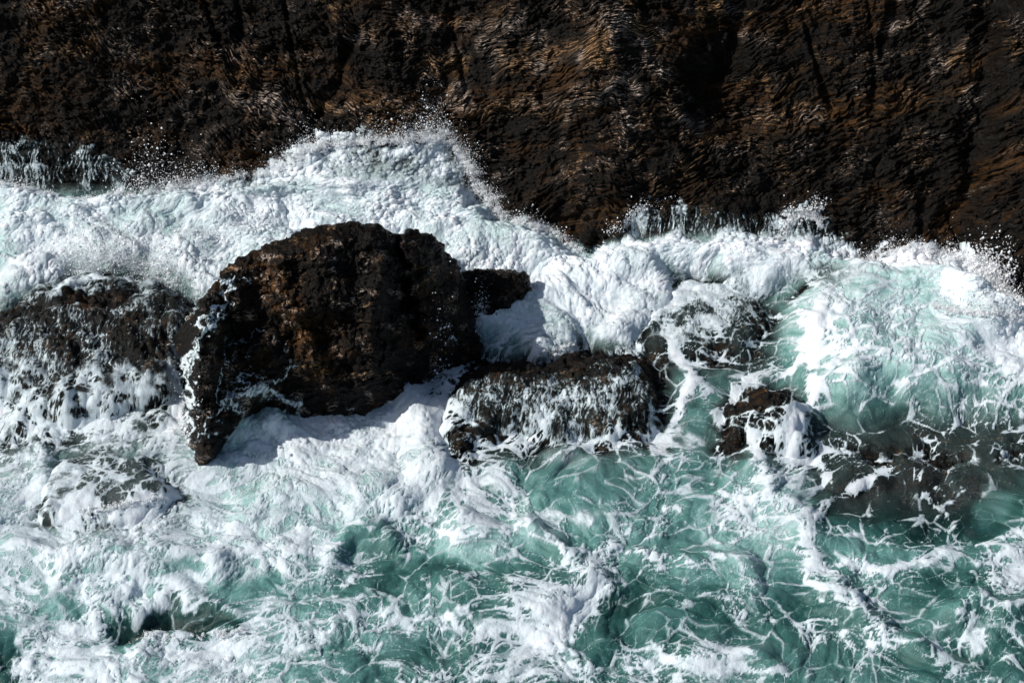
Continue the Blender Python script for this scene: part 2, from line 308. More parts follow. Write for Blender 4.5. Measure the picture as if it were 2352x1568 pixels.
class NT:
    def __init__(s, name):
        s.m = bpy.data.materials.new(name); s.m.use_nodes = True; s.t = s.m.node_tree; s.t.nodes.clear()
    def n(s, typ, **kw):
        x = s.t.nodes.new('ShaderNode'+typ)
        for k, v in kw.items(): setattr(x, k, v)
        return x
    def l(s, a, b): s.t.links.new(a, b)
    def val(s, inp, v):
        if hasattr(v, 'links') or hasattr(v, 'is_linked'): s.l(v, inp)
        else: inp.default_value = v
    def math(s, op, a, b=0.0, c=0.0, clamp=False):
        x = s.n('Math', operation=op); x.use_clamp = clamp
        s.val(x.inputs[0], a); s.val(x.inputs[1], b); s.val(x.inputs[2], c); return x.outputs[0]
    def attr(s, name, vec=False):
        x = s.n('Attribute', attribute_name=name); return x.outputs['Vector' if vec else 'Fac']
    def noise(s, vec, scale, detail=4, rough=.55, dist=0):
        x = s.n('TexNoise'); s.l(vec, x.inputs['Vector']); x.inputs['Scale'].default_value = scale; x.inputs['Detail'].default_value = detail
        x.inputs['Roughness'].default_value = rough; x.inputs['Distortion'].default_value = dist; return x.outputs[0]
    def rng(s, v, a, b, c=0., d=1., smooth=True):
        x = s.n('MapRange', interpolation_type='SMOOTHSTEP' if smooth else 'LINEAR'); s.l(v, x.inputs[0])
        for i, q in enumerate((a, b, c, d)): x.inputs[i+1].default_value = q
        return x.outputs[0]
    def mixc(s, f, a, b):
        x = s.n('Mix', data_type='RGBA'); s.val(x.inputs[0], f); s.val(x.inputs[6], a); s.val(x.inputs[7], b); return x.outputs[2]
    def ramp(s, f, stops):
        x = s.n('ValToRGB'); s.l(f, x.inputs[0]); e = x.color_ramp.elements
        e[0].position, e[0].color = stops[0]; e[1].position, e[1].color = stops[-1]
        for p, c in stops[1:-1]: k = e.new(p); k.color = c
        return x.outputs[0]
    def scalev(s, vec, xyz):
        x = s.n('VectorMath', operation='MULTIPLY'); s.l(vec, x.inputs[0]); x.inputs[1].default_value = xyz; return x.outputs[0]

def rock_material(name, layered, vein_glint=.5):
    k = NT(name); pos = k.n('NewGeometry').outputs['Position']
    st = k.attr('strat', True) if layered else pos
    lay = k.scalev(st, (1.6, 15, 1)) if layered else k.scalev(pos, (2.2, 4, 6))
    lay2 = k.scalev(st, (3.5, 42, 1)) if layered else k.scalev(pos, (7, 12, 20))
    n1 = k.noise(pos, .8, 5); n2 = k.noise(pos, 9, 6, .65); n3 = k.noise(lay, 1.0, 6, .6); n4 = k.noise(lay2, 1.0, 4, .6)
    base = k.ramp(n2, [(.40, (.0010, .0008, .0006, 1)), (.58, (.0052, .0030, .0014, 1)), (.80, (.026, .0145, .0065, 1))])
    och = k.attr('ochre')
    o2 = k.math('MULTIPLY', och, k.rng(n3, .42, .62), clamp=True)
    base = k.mixc(o2, base, (.075, .033, .008, 1))
    vm = k.attr('vein_glint'); vv = k.math('MULTIPLY', vm, k.rng(n4, .49, .58), clamp=True)  # pale veins plus small sunlit glints, both painted into the base colour
    vc = k.mixc(k.rng(n1, .4, .6), (.62, .50, .42, 1), (.42, .24, .11, 1))
    base = k.mixc(vv, base, vc)
    p = k.n('BsdfPrincipled'); k.l(base, p.inputs['Base Color'])
    k.l(k.rng(n4, .45, .66, .60, .18), p.inputs['Roughness']); p.inputs['Specular IOR Level'].default_value = .17
    b = k.n('Bump'); b.inputs['Strength'].default_value = 1; b.inputs['Distance'].default_value = .07
    hh = k.math('ADD', k.math('MULTIPLY', n4, .9), k.math('ADD', k.math('MULTIPLY', n2, .6), k.math('MULTIPLY', n3, .8)))
    k.l(hh, b.inputs['Height']); k.l(b.outputs[0], p.inputs['Normal'])
    k.l(p.outputs[0], k.n('OutputMaterial').inputs[0]); return k.m
M_CLIFF = rock_material('folded_rock', True); M_ROCK = rock_material('wet_rock', False)

def water_material(name):
    k = NT(name); pos = k.n('NewGeometry').outputs['Position']
    g = k.attr('foam'); aer = k.attr('air'); body = k.attr('depth'); film = k.attr('film', True)
    f1 = k.noise(pos, 7, 6, .68, .0); f2 = k.noise(pos, 30, 5, .65, 0)
    gg = k.math('ADD', g, k.math('ADD', k.math('MULTIPLY', k.math('SUBTRACT', f1, .5), .5), k.math('MULTIPLY', k.math('SUBTRACT', f2, .5), .45)))
    foam = k.rng(gg, -.10, .38); haze = k.rng(gg, -.55, .35)
    aa = k.math('ADD', aer, k.math('MULTIPLY', haze, .20))
    col = k.ramp(aa, [(0, (.005, .024, .022, 1)), (.25, (.024, .088, .079, 1)), (.5, (.095, .230, .212, 1)), (.75, (.29, .47, .455, 1)), (1, (.60, .74, .75, 1))])
    col = k.mixc(k.math('MULTIPLY', k.math('SUBTRACT', 1.0, body), .75), col, (.10, .11, .11, 1))
    fcol = k.mixc(k.rng(gg, .05, 1.1), (.56, .67, .71, 1), (.84, .84, .88, 1))
    col = k.mixc(foam, col, fcol)
    p = k.n('BsdfPrincipled'); k.l(col, p.inputs['Base Color'])
    k.l(k.math('ADD', k.math('MULTIPLY', foam, .5), .16), p.inputs['Roughness']); p.inputs['IOR'].default_value = 1.33
    b = k.n('Bump'); b.inputs['Strength'].default_value = .75; b.inputs['Distance'].default_value = .06
    hh = k.math('ADD', k.math('MULTIPLY', foam, .8), k.math('ADD', k.math('MULTIPLY', f1, .7), k.math('MULTIPLY', f2, .35)))
    k.l(hh, b.inputs['Height']); k.l(b.outputs[0], p.inputs['Normal'])
    tr = k.n('BsdfTransparent'); mx = k.n('MixShader')
    op = k.math('MAXIMUM', k.math('MAXIMUM', k.math('MULTIPLY', foam, .94), body), k.math('MULTIPLY', haze, .11))
    k.l(op, mx.inputs[0]); k.l(tr.outputs[0], mx.inputs[1]); k.l(p.outputs[0], mx.inputs[2])
    k.l(mx.outputs[0], k.n('OutputMaterial').inputs[0]); return k.m
M_WATER = water_material('foaming_sea_water')

# ---------------------------------------------------------------- the cliff
def lines(a, b, step, outs):
    c = np.arange(a, b, step); lo = a-np.cumsum(np.geomspace(step*2, 6, outs)); hi = b+np.cumsum(np.geomspace(step*2, 6, outs))
    return np.concatenate([lo[::-1], c, hi])
def build_cliff():
    X = lines(-18.5, 18.5, .02, 26); r = np.concatenate([np.arange(-3, -.6, .12), np.arange(-.6, 9.2, .021), 9.2+np.cumsum(np.geomspace(.05, 1.2, 50))])
    x, rr = np.meshgrid(X, r); s = rr+yf(x)
    q = strata(x, s)
    d = cliff_disp(x, s)
    jx = x+.15*fbm(x/.8, s/.8, 2, 130)
    patch = sm(-.5, .4, fbm(x/2.2, s/1.6, 3, 133))
    lay = .065*perl(jx/.6, q/.17, 110)+.080*perl(jx/.27, q/.09, 111)+.060*perl(jx/.13, q/.055, 112)
    d2 = d+lay*(.22+1.25*patch)+.085*fbm(x/.35, s/.30, 5, 140, .62)
    a_, b_ = voro((x+rr*.2+.25*fbm(x/.8, s/.8, 3, 170))/1.5, (q+.1*fbm(x/.5, s/.5, 2, 174))/.75, 7); d2 = d2-.10*a_-.09*(1-sm(0, .07, b_-a_))*sm(-.3, .2, perl(x/2, s/2, 176))
    v = ridge(jx/.34, q/.075, 3, 150, .7); pm = 1.1*fbm(x/1.3, s/.8, 3, 155)+.45*perl(x/6, s/5, 158)-.30
    vein_glint = sm(.36, .62, v)*sm(-.25, .5, pm)  # quartz veins in clusters; the short bright dashes double as painted glints
    for pts, wd, a in CL_VEINS:
        vein_glint = np.maximum(vein_glint, samp(line_w(pts, wd, .35), x, s)*sm(.05, .45, v)*a)
    low = sm(.6, 3.0, rr)
    vein_glint = vein_glint*(.22+.78*low); d2 = d2+vein_glint*.03
    och = sm(.0, .7, fbm(x/3+4, s/1.5, 3, 160))*.75
    for pts, wd, a in CL_OCHRE: och = np.maximum(och, samp(line_w(pts, wd, .6), x, s)*a*.8*sm(-.3, .4, fbm(x/.7, q/.25, 3, 166)))
    N = np.array([0, -SN, CS])
    P = np.stack([x, yf(x)+rr*CS, rr*SN], -1)+N*d2[..., None]
    me = make_mesh('cliff', P.reshape(-1, 3), grid_quads(*x.shape), {'strat': np.stack([jx, q, d], -1).reshape(-1, 3), 'vein_glint': vein_glint.ravel(), 'ochre': och.ravel()}, M_CLIFF)
    o = new_obj('cliff', me); tag(o, 'dark folded rock cliff face with pale quartz veins', 'cliff', kind='structure')
CL_VEINS = [([(1350,140),(1410,35),(1470,70),(1490,90)],26,1.3),([(1380,150),(1400,110)],20,1.2),([(1110,110),(1200,140),(1330,115)],18,.9),([(1000,150),(1050,170)],22,1),([(900,10),(960,40),(1200,50)],16,.7),([(1040,240),(1180,250),(1290,240),(1360,225),(1420,215),(1500,240),(1560,265)],14,1.1),
            ([(700,235),(760,250),(900,240),(1000,240)],12,.9),([(860,90),(800,70)],20,.8),([(1620,10),(1680,20)],20,1),([(2050,30),(2110,35)],14,1),([(2250,130),(2180,140)],20,.9),([(950,290),(820,270)],12,.7),([(40,240),(120,110),(230,90),(330,140)],14,.7),([(560,220),(640,240),(680,300)],24,.9),([(1560,260),(1640,290)],12,.8),([(1750,180),(1800,230)],20,.6)]
CL_OCHRE = [([(0,190),(200,200)],36,.8),([(20,120),(200,100)],24,.8),([(740,245),(1000,250)],24,1),([(1040,250),(1300,230),(1420,230)],28,1),([(1400,330),(1330,300)],34,.8),([(1700,250),(1850,250),(1950,150)],40,.7),([(1500,100),(1560,140)],40,.7),([(600,250),(700,330)],40,.6),([(2270,540),(2350,540)],40,.8),([(2050,530),(2180,570)],30,.7),([(1250,430),(1400,400)],40,.6),([(2000,30),(1900,100)],30,.6)]
build_cliff()

# ---------------------------------------------------------------- low washed rocks
def build_mound(name, kind, label, cat, lift=1.0):
    P, hgt, edge, pts = MOUND[name]
    x0, x1 = P[:, 0].min()-1.3, P[:, 0].max()+1.3; s0, s1 = P[:, 1].min()-1.6, P[:, 1].max()+1.6
    n = int((x1-x0)/.028); m = int((s1-s0)/.028)
    x, s = np.meshgrid(np.linspace(x0, x1, n), np.linspace(s0, s1, m))
    h = mound_h(name, x, s)+.07*fbm(x/.33, s/.33, 5, 201, .62)+.07*(ridge(x/.6, s/.8, 3, 205)-.5)
    gx_, gs_ = np.gradient(h, axis=1)/.028, np.gradient(h, axis=0)/.028
    out = .06*fbm(x/.25+h*3, s/.25-h*3, 3, 210)
    f = yf(x); onc = sm(-.8, .8, s-f); yy = np.where(s > f, f+(s-f)*CS, s); zz = np.where(s > f, (s-f)*SN, 0)
    Pt = np.stack([x-gx_*out*.5, yy-gs_*out*.5, zz+h], -1)
    q = grid_quads(m, n); keep = (h.ravel()[q] > -1.3).all(1) if hgt > .3 else (h.ravel()[q] > -.9).all(1)
    och = sm(0, .6, fbm(x/1.2, s/1.2, 3, 215))*.4; vein_glint = sm(.3, .8, fbm(x/.5, s/.5, 3, 219))*.35
    me = make_mesh(kind, Pt.reshape(-1, 3), q[keep], {'vein_glint': vein_glint.ravel(), 'ochre': och.ravel()}, M_ROCK)
    o = new_obj(kind, me); tag(o, label, cat); return o
build_mound('left', 'washed_rock', 'low rounded rock left of the big boulder, veiled in draining white water', 'rock')
build_mound('bowl', 'submerged_rock', 'smooth grey rock just under the foam at lower left', 'rock')
build_mound('crag', 'rock_outcrop', 'jagged brown rock right of the boulder with foam streaming over its right end', 'rock')
build_mound('dome', 'washed_rock', 'small dark rock poking through swirling foam between two green water arms', 'rock')
build_mound('shelf', 'rock_ledge', 'long low dark ledge under clear water at the right edge', 'rock')
build_mound('ridge', 'washed_rock', 'dark rock showing through thick foam below the cliff foot', 'rock')
build_mound('knob', 'washed_rock', 'tiny dark rock beside the crest of the right hand wave', 'rock')

# ---------------------------------------------------------------- standing rocks: outline, distance and thickness of their own
def interp_outline(pts, c, n):
    P = np.array(pts, float)-c; P = np.vstack([P, P[:1]]); out = np.zeros(n); th = np.arange(n)*2*np.pi/n
    for i, t in enumerate(th):
        d = np.array([math.cos(t), math.sin(t)]); best = 0
        for a, b in zip(P[:-1], P[1:]):
            e = b-a; den = d[0]*e[1]-d[1]*e[0]
            if abs(den) < 1e-9: continue
            u = (a[0]*e[1]-a[1]*e[0])/den; v = (a[0]*d[1]-a[1]*d[0])/den
            if u > 0 and -1e-6 <= v <= 1.000001: best = max(best, u)
        out[i] = best
    k = np.array([1, 2, 3, 2, 1.])/9; return np.convolve(np.concatenate([out[-2:], out, out[:2]]), k, 'valid')
def pxseg(px, py, pts):
    best = np.full(px.shape, 1e9)
    for a, b in zip(pts[:-1], pts[1:]):
        dx, dy = b[0]-a[0], b[1]-a[1]; L = dx*dx+dy*dy
        t = np.clip(((px-a[0])*dx+(py-a[1])*dy)/L, 0, 1); best = np.minimum(best, np.hypot(px-a[0]-t*dx, py-a[1]-t*dy))
    return best
def standing_rock(name, pts, centre, water, slope, bulge, back, nth, nr, feats=(), rough=.16, ridge_x=None):
    c = np.array(centre, float); rr = interp_outline(pts, c, nth); th = np.arange(nth)*2*np.pi/nth
    wx = np.arange(-100, 2500, 4.); wy = np.interp(wx, [a for a, b in water], [b for a, b in water]); wk = np.hanning(17); wy = np.convolve(np.pad(wy, 8, 'edge'), wk/wk.sum(), 'valid')
    def place(px, py):                     # leaning face that stands on the waterline under it
        g = at_z(px, np.interp(px, wx, wy)); d = ray(px, py)
        k = math.tan(R(slope)); # z = k*(y-gy)
        t = (k*(CAM[1]-g[..., 1])-CAM[2])/(d[..., 2]-k*d[..., 1]); return CAM+d*t[..., None]
    tf = np.sin(np.linspace(0, 1, nr)*np.pi/2); t2 = tf[:-1][::-1][::8]; t2 = np.append(t2, 0) if t2[-1] > 0 else t2
    T = np.concatenate([tf, t2]); side = np.concatenate([np.ones(nr), -np.ones(len(t2))])
    t, a = np.meshgrid(T, th, indexing='ij'); sd = side[:, None]*np.ones_like(a)
    px = c[0]+np.cos(a)*rr[None]*t; py = c[1]+np.sin(a)*rr[None]*t
    P = place(px, py); v = CAM-P; v /= np.linalg.norm(v, axis=-1)[..., None]
    prof = np.sqrt(np.clip(1-t**2.2, 0, 1)); P = P+v*(np.where(sd > 0, bulge, -back)*prof)[..., None]
    x, y, z = P[..., 0], P[..., 1], P[..., 2]
    u_, w_ = px*PXM, py*PXM
    n = .55*bulge*.30*fbm(u_/1.7, w_/1.7, 2, 300)+rough*fbm(u_/.75, w_/.75, 3, 303)+rough*.55*(ridge(u_/.9+w_*.3, w_/.5-u_*.2, 4, 306)-.4)+.075*fbm(u_/.20, w_/.20, 4, 310, .6)
    n += .022*perl(u_/.7, w_/.12+u_*.6+1.2*perl(u_/1.1, w_/1.1, 315), 313)
    a_, b_ = voro((u_+.25*w_+.2*fbm(u_/.7, w_/.7, 3, 350))/1.25, (w_+.2*fbm(u_/.7+5, w_/.7, 3, 352))/1.0, 9); n += -.22*a_-.10*(1-sm(0, .05, b_-a_))*sm(-.3, .2, perl(u_/1.5, w_/1.5, 355))
    for fp, wd, dep in feats: n += dep*np.exp(-(pxseg(px+14*fbm(u_/.4, w_/.4, 3, 320), py+14*fbm(u_/.4+7, w_/.4, 3, 323), fp)/wd)**2)
    n *= np.where(sd > 0, 1, .6)
    edge = np.clip((1-t)*5, 0, 1)**.5*.9+.1
    nrm = v*(edge*n)[..., None]; P = P+nrm
    P[..., 2] += (1-edge)*.10*fbm(u_/.22, w_/.22, 4, 330); P[..., 0] += (1-edge)*.12*fbm(u_/.3+4, w_/.3, 4, 333)
    och = sm(.1, .7, fbm(u_/1.3, w_/1.3, 3, 340))*.42; vein_glint = sm(.2, .75, fbm(u_/.5, w_/.35, 4, 344))*.55  # pale patches here are highlights put into the rock colour
    return P, px, py, v, och, vein_glint, sd
BOULD = [(448,1080),(432,1010),(420,945),(424,890),(410,830),(393,776),(425,735),(452,698),(490,655),(512,622),(545,598),(600,567),(655,545),(715,521),(770,511),(830,510),(880,519),(903,530),(914,541),(928,530),(965,529),(1000,543),(1028,578),(1052,606),(1072,650),(1085,710),(1098,770),(1112,820),(1095,850),(1040,865),(1010,885),(985,925),(930,950),(880,960),(868,985),(800,1000),(700,998),(610,990),(560,1005),(510,1020),(480,1040),(474,1080)]
WL = [(380,900),(400,950),(440,1030),(475,1025),(515,950),(600,890),(700,890),(860,885),(930,845),(1000,800),(1040,780),(1110,770)]
P, px, py, v, och, vein_glint, sd = standing_rock('boulder', BOULD, (690,780), WL, 62, 2.5, 2.2, 1200, 460,
    feats=[([(914,520),(918,600),(925,640),(935,700),(955,760)],13,-.8),([(960,540),(985,620)],26,.25),([(640,600),(650,680),(690,760),(720,830)],22,.32),([(690,640),(740,740),(800,830)],36,-.28),([(500,690),(560,760),(560,850),(500,960)],14,-.25),([(560,600),(520,720),(470,760)],20,.2),([(620,880),(520,920),(470,990)],18,.25),([(860,560),(880,650),(850,740)],22,.28),([(560,760),(640,820)],18,.2),([(455,760),(440,860)],16,.2)])
o_v = [([(600,620),(640,680),(690,760),(740,840)],34,1.)]
for fp, wd, a in o_v: och = np.maximum(och, np.exp(-(pxseg(px, py, fp)/wd)**2)); vein_glint = np.maximum(vein_glint, .8*np.exp(-(pxseg(px+20*fbm(px/40, py/40, 3, 350), py, fp)/16)**2)*sm(-.2, .4, fbm(px/18, py/18, 3, 352)))
nrw, ncl = px.shape; BQ = grid_quads(nrw, ncl, True)
me = make_mesh('boulder', P.reshape(-1, 3), BQ, {'vein_glint': vein_glint.ravel(), 'ochre': och.ravel()}, M_ROCK)
tag(new_obj('boulder', me), 'huge domed dark brown boulder with a cleft near its top, standing in white surf', 'boulder')
# thin streams on the boulder's left shoulder
def streams():
    def warp(p, q): return p+26*fbm(px/55, py/55, 5, 400, .6), q+26*fbm(px/55+9, py/55, 5, 404, .6)
    wx, wy = warp(px, py); m = np.full(px.shape, -1.0)
    for pts, wd, a in [([(540,640),(500,690),(480,740),(455,800),(440,860)],10,1),([(520,700),(470,770),(425,800)],9,.9),([(440,800),(420,860),(430,950),(440,1050)],13,1.1),([(600,760),(560,780),(530,830),(505,900),(500,960)],7,.75),([(680,830),(620,870),(560,900),(520,930)],7,.85),([(690,850),(640,850)],6,.8),
                       ([(600,860),(560,860),(540,900),(500,940),(470,1000)],8,.85),([(560,910),(600,890),(640,920),(690,940)],20,.85),([(540,900),(550,950),(520,990)],16,.8),([(780,930),(830,935)],8,.5),([(570,640),(560,650)],6,1),([(640,760),(660,800)],4,.6),([(520,760),(540,800)],5,.6),([(600,800),(560,840)],5,.6),([(1040,790),(1090,780)],7,.8),([(455,700),(430,740)],8,.8)]:
        d = pxseg(wx, wy, pts); m = np.maximum(m, a*1.15-d/wd*1.15)
    g = m*.62-.19+.35*(ridge((px+py*.35)/14, py/75, 3, 410)-.45)
    low = (g > -.6) & (sd > 0)
    Q = BQ[low.ravel()[BQ].all(1)]
    W = P+v*.03
    me = make_mesh('water_streams', W.reshape(-1, 3), Q, {'foam': g.ravel(), 'air': np.full(g.size, .6), 'depth': np.zeros(g.size), 'film': W.reshape(-1, 3)}, M_WATER)
    tag(new_obj('water_streams', me), 'thin white streams draining down the left shoulder of the boulder', 'water', kind='stuff')
streams()
def small_rock(kind, label, pts, centre, water, bulge, nth=360, nr=120):
    P, px, py, v, och, vein_glint, sd = standing_rock(kind, pts, centre, water, 48, bulge, 1.2, nth, nr, rough=.12)
    me = make_mesh(kind, P.reshape(-1, 3), grid_quads(*px.shape, True), {'vein_glint': vein_glint.ravel()*.3, 'ochre': och.ravel()*.4}, M_ROCK)
    tag(new_obj(kind, me), label, 'rock')
small_rock('rock', 'flat topped black rock tucked against the right side of the boulder', [(1040,640),(1075,622),(1110,616),(1180,619),(1215,632),(1222,655),(1210,690),(1205,730),(1140,760),(1060,740)], (1135,675), [(1030,760),(1230,730)], .8)
small_rock('rock', 'small dark nub at the lower right foot of the boulder', [(1022,800),(1045,775),(1100,772),(1112,800),(1095,825),(1060,840),(1028,830)], (1065,805), [(1000,835),(1120,835)], .45, 240, 80)

# ---------------------------------------------------------------- the sea
_ed = cpts(EDGE)
def build_water():
    X = lines(-18.2, 18.2, .026, 30)
    Srow = np.concatenate([-17.5-np.cumsum(np.geomspace(.08, 5, 30))[::-1], np.arange(-17.5, 3, .042), np.arange(3, 13.5, .034)])
    x, s = np.meshgrid(X, Srow); x = x.astype(np.float32); s = s.astype(np.float32); f = yf(x).astype(np.float32)
    # flow warp, measured along the surface so that it does not stretch on steep water
    sf = s; hb = np.maximum(samp(H, x, s), np.clip(samp(MH, x, s), -.2, 9)); s = (s+.85*hb).astype(np.float32)
    wx = .66*fbm(x/2.6, s/3.4, 3, 500, .28); ws = .70*fbm(x/2.6+8, s/3.4, 3, 505, .28)
    xw, sw = x+wx, s+ws
    wx2 = .05*fbm(xw/.5, sw/.6, 2, 510); ws2 = .06*fbm(xw/.5+3, sw/.6, 2, 515); xv, sv = xw+wx2, sw+ws2
    Fp = samp(F, x, sf); Ap = samp(A, x, sf); Lp = samp(L, x, sf); Vp = samp(V, x, sf); Hp = samp(H, x, sf)
    cover = Fp-.03*sm(.8, .6, Fp)+.17*fbm(xw/1.5, sw/2.0, 3, 520)+.10*perl(xv/.35, sv/.5, 525)
    # lace: cells at three sizes
    xl, sl = xv-.25*sv, sv
    a, b = voro(xl/1.05, sl/.84, 1); e1 = b-a
    a, b = voro(xl/.46+3, sl/.38, 2); e2 = b-a
    a, b = voro(xl/.21, sl/.20+4, 3); e3 = b-a
    fine = sm(-.6, .3, perl(xw/1.3, sw/1.6, 533)); dens = np.clip(cover-.25, 0, 1); pw = dens**2
    m1 = sm(-.6, .5, perl(xw/.8, sw/.9, 534))
    lace = np.maximum(.002+.058*m1+.05*dens+.75*pw-e1*.75, .008+(.02+.06*dens)*fine+.62*pw-e2*.6)
    lace = np.maximum(lace, (.012+.07*dens)*fine*sm(.2, .45, cover)+.50*pw-e3*.5)*10
    lace = np.minimum(lace, .30+.65*dens)-.34*sm(.1, .55, fbm(xv/.7, sv/.5, 3, 537, .6))*sm(.85, .5, cover)
    mt = ridge(xv/.8, sv/1.2, 4, 540, .65); mt2 = ridge(xv/.24+.5*mt, sv/.30, 3, 545, .65)
    mt3 = ridge(xv/.10+.4*mt2, sv/.13, 2, 548, .6)
    a, b = voro(xv/.15+.8*mt, sv/.17, 4); e4 = b-a
    web = .30-e4*1.4
    churn = (cover-.58)*1.7+.50*(mt-.36)+.60*(mt2-.36)+.32*(mt3-.38)+.30*web*(1-.8*sm(.62, .85, cover))
    g = np.maximum(lace-(1-Lp)*.35, churn-Lp*.25)
    st = ridge((x+.12*perl(x/.5, s/.5, 551))/.15+.5*perl(x/.9, s/1.2, 550), s/.75, 4, 552, .75)
    g = g*(1-Vp)+Vp*np.minimum((cover-.60)*1.3+.35*perl(x/.75, s/1.5, 553)+1.5*(st-.38), .30+.5*(mt3-.3))
    g = np.maximum(g, (cover-.96)*1.5)
    # height
    s = sf
    chop = .22*fbm(x/3.2, s/2.6, 3, 560)+.10*fbm(xw/.9, sw/.8, 3, 565)
    turb = (1-Lp)*.9+.25
    calm = samp(sm(-.5, .1, MH), x, s)
    So = samp(SOFT, x, sf); bil = .5+.6*fbm(xw/1.2, sw/1.1, 2, 570, .4); bil2 = ridge(xv/.55, sv/.6, 3, 577, .6)
    lump = (.14*(bil-.5)*(1+.7*So)+(.06*(mt-.4)+.034*(mt2-.4)+.022*mt3)*(1-.35*So)+So*.11*(bil2-.4))*turb*sm(-.4, .7, g)*(1-.5*sm(-.5, .8, s-f))+.035*np.clip(g, -.2, .8)
    h = Hp+chop*(1-.6*calm)+So*(.24*fbm(x/1.9, s/1.3, 2, 567)+.10)
    r = s-f
    cd_ = cliff_disp(x, s)
    # cliff foot: signed distance to the water's edge, ragged
    d, _ = segdist(EDGE, gx, gs, False); ey = np.interp(gx, _ed[:, 0], _ed[:, 1]); SD = np.where(gs < ey, d, -d)
    far = np.abs(x) > 18.9
    sdv = np.where(far, f-s, samp(SD, x, s))+.16*fbm(x/.5, s/.5, 4, 580, .6)+.10*(mt-.4)
    thin = Vp
    film = np.clip(sdv, -.5, 3)
    thick = np.where(film > 0, (1-np.exp(-film/.8))*(.75*(1-thin)+.07*thin), film*.9)+.05*thin
    onc = sm(-1.6, 1.2, r); cs_ = cliff_disp(x, s, False); kk = sm(.1, .7, film)*(1-thin); cs_ = cs_+So*.24*fbm(x/1.9, s/1.3, 2, 567)
    hc = cd_*(1-kk)+cs_*kk+thick
    hs = np.where(film > 0, h-np.clip(r, 0, 9)*(.9-.5*kk), -9)
    h = h*(1-onc)+.5*(hc+hs+np.sqrt((hc-hs)**2+.16*kk))*onc
    h = h+lump*(1-.85*thin)+.60*np.clip(1-np.abs(r)/2.8, 0, 1)**2*sm(.0, .9, film)*(1-thin)
    # mounds
    mh = samp(MH, x, s); fl = samp(FILM, x, s)
    rock = np.where(r > 0, cd_, -3.0)
    dr = h-mh
    near = sm(.7, -.1, dr)*np.where(mh > -1.5, 1, 0)
    drape = np.maximum(h, mh+fl+lump*.12)
    h = np.where(mh > -2, h*(1-near)+np.where(fl < 0, np.minimum(drape, mh+fl), drape)*near, h)
    g = g+.32*np.exp(-((dr-.12)/.10)**2)*np.where(mh > -1.2, 1, 0)*sm(-.3, .4, perl(xw/.5, sw/.5, 598))
    under = np.maximum(np.where(r > -.5, cd_*onc-3*(1-onc), -3.0), mh)
    depth = np.clip(h-under, 0, 9)
    body = 1-np.exp(-(np.clip(depth-.15, 0, 9)/.42)**1.2)
    kb = sm(.0, 1.4, film)*(1-thin); oN = onc*(1-kb)+sm(-3.6, 3.4, r)*kb
    N = np.stack([np.zeros_like(x), -np.sin(SLOPE*oN), np.cos(SLOPE*oN)], -1)
    # choppy sideways push sharpens lumps
    gxh = np.gradient(h, axis=1)/.026; gsh = np.gradient(h, axis=0)/.04; far2 = (np.abs(x) > 18.1) | (s < -17.4)
    push = np.where(far2, 0, .035)
    P = np.stack([x-np.clip(gxh, -2, 2)*push, np.where(r > 0, f+r*CS, s)-np.clip(gsh, -2, 2)*push, np.where(r > 0, r*SN, 0)], -1)+N*h[..., None]
    air = Ap+(.22*(mt-.35)+.10*(mt2-.35))*sm(.15, .6, Ap)+.10*fbm(x/2, s/2.6, 3, 590)+.10*sm(-.2, .5, chop)+.15*sm(.0, .5, h-Hp)
    fv = np.stack([xv, sv*.75, h], -1)
    Q = grid_quads(*x.shape); bare = ((sdv < -.30) & (r > -.2)).ravel()
    Q = Q[~bare[Q].all(1)]
    at = {'foam': g.ravel(), 'air': air.ravel(), 'depth': body.ravel(), 'film': fv.reshape(-1, 3)}
    P3 = P.reshape(-1, 3)
    def region(poly): 
        d, ins = segdist(poly, gx, gs, True); return samp(np.where(ins, d, -d), x, s).ravel() > 0
    SURG2 = [(-400,380)]+[(-10,440)]+[(a, b-60) for a, b in SURGE[1:13]]+SURGE[13:-1]+[(0,745),(-400,760)]
    MID2 = [(1345,575),(1380,440),(1950,440),(1960,600)]+MIDF[4:]
    RW2 = [(1850,690),(1960,600),(2000,560),(2080,520),(2300,540),(2700,700),(2700,960),(2200,960),(2000,930),(1840,900),(1830,760)]
    regs = [region(SURG2), region(MID2), region(RW2)]
    reg = np.zeros(len(P3), int)
    for i, m in enumerate(regs): reg[m & (reg == 0)] = i+1
    qr = reg[Q[:, 0]]
    for i, (nm, lab, cat) in enumerate([('sea', None, None), ('breaking_wave', 'thick white surge rushing along the cliff foot behind the boulder', 'wave'), ('breaking_wave', 'white wash pouring over hidden rocks between the boulder and the right hand wave', 'wave'), ('breaking_wave', 'domed turquoise wave with a bright bursting crest against the cliff at right', 'wave')]):
        me = make_mesh(nm, P3, Q[qr == i], at, M_WATER); o = new_obj(nm, me)
        if i == 0: tag(o, 'green sea water laced with white foam', 'sea', kind='structure')
        else: tag(o, lab, cat, 'waves breaking against the cliff')
    return x, s, P, sdv, g
wx_, ws_, WP, WSD, WG = build_water()

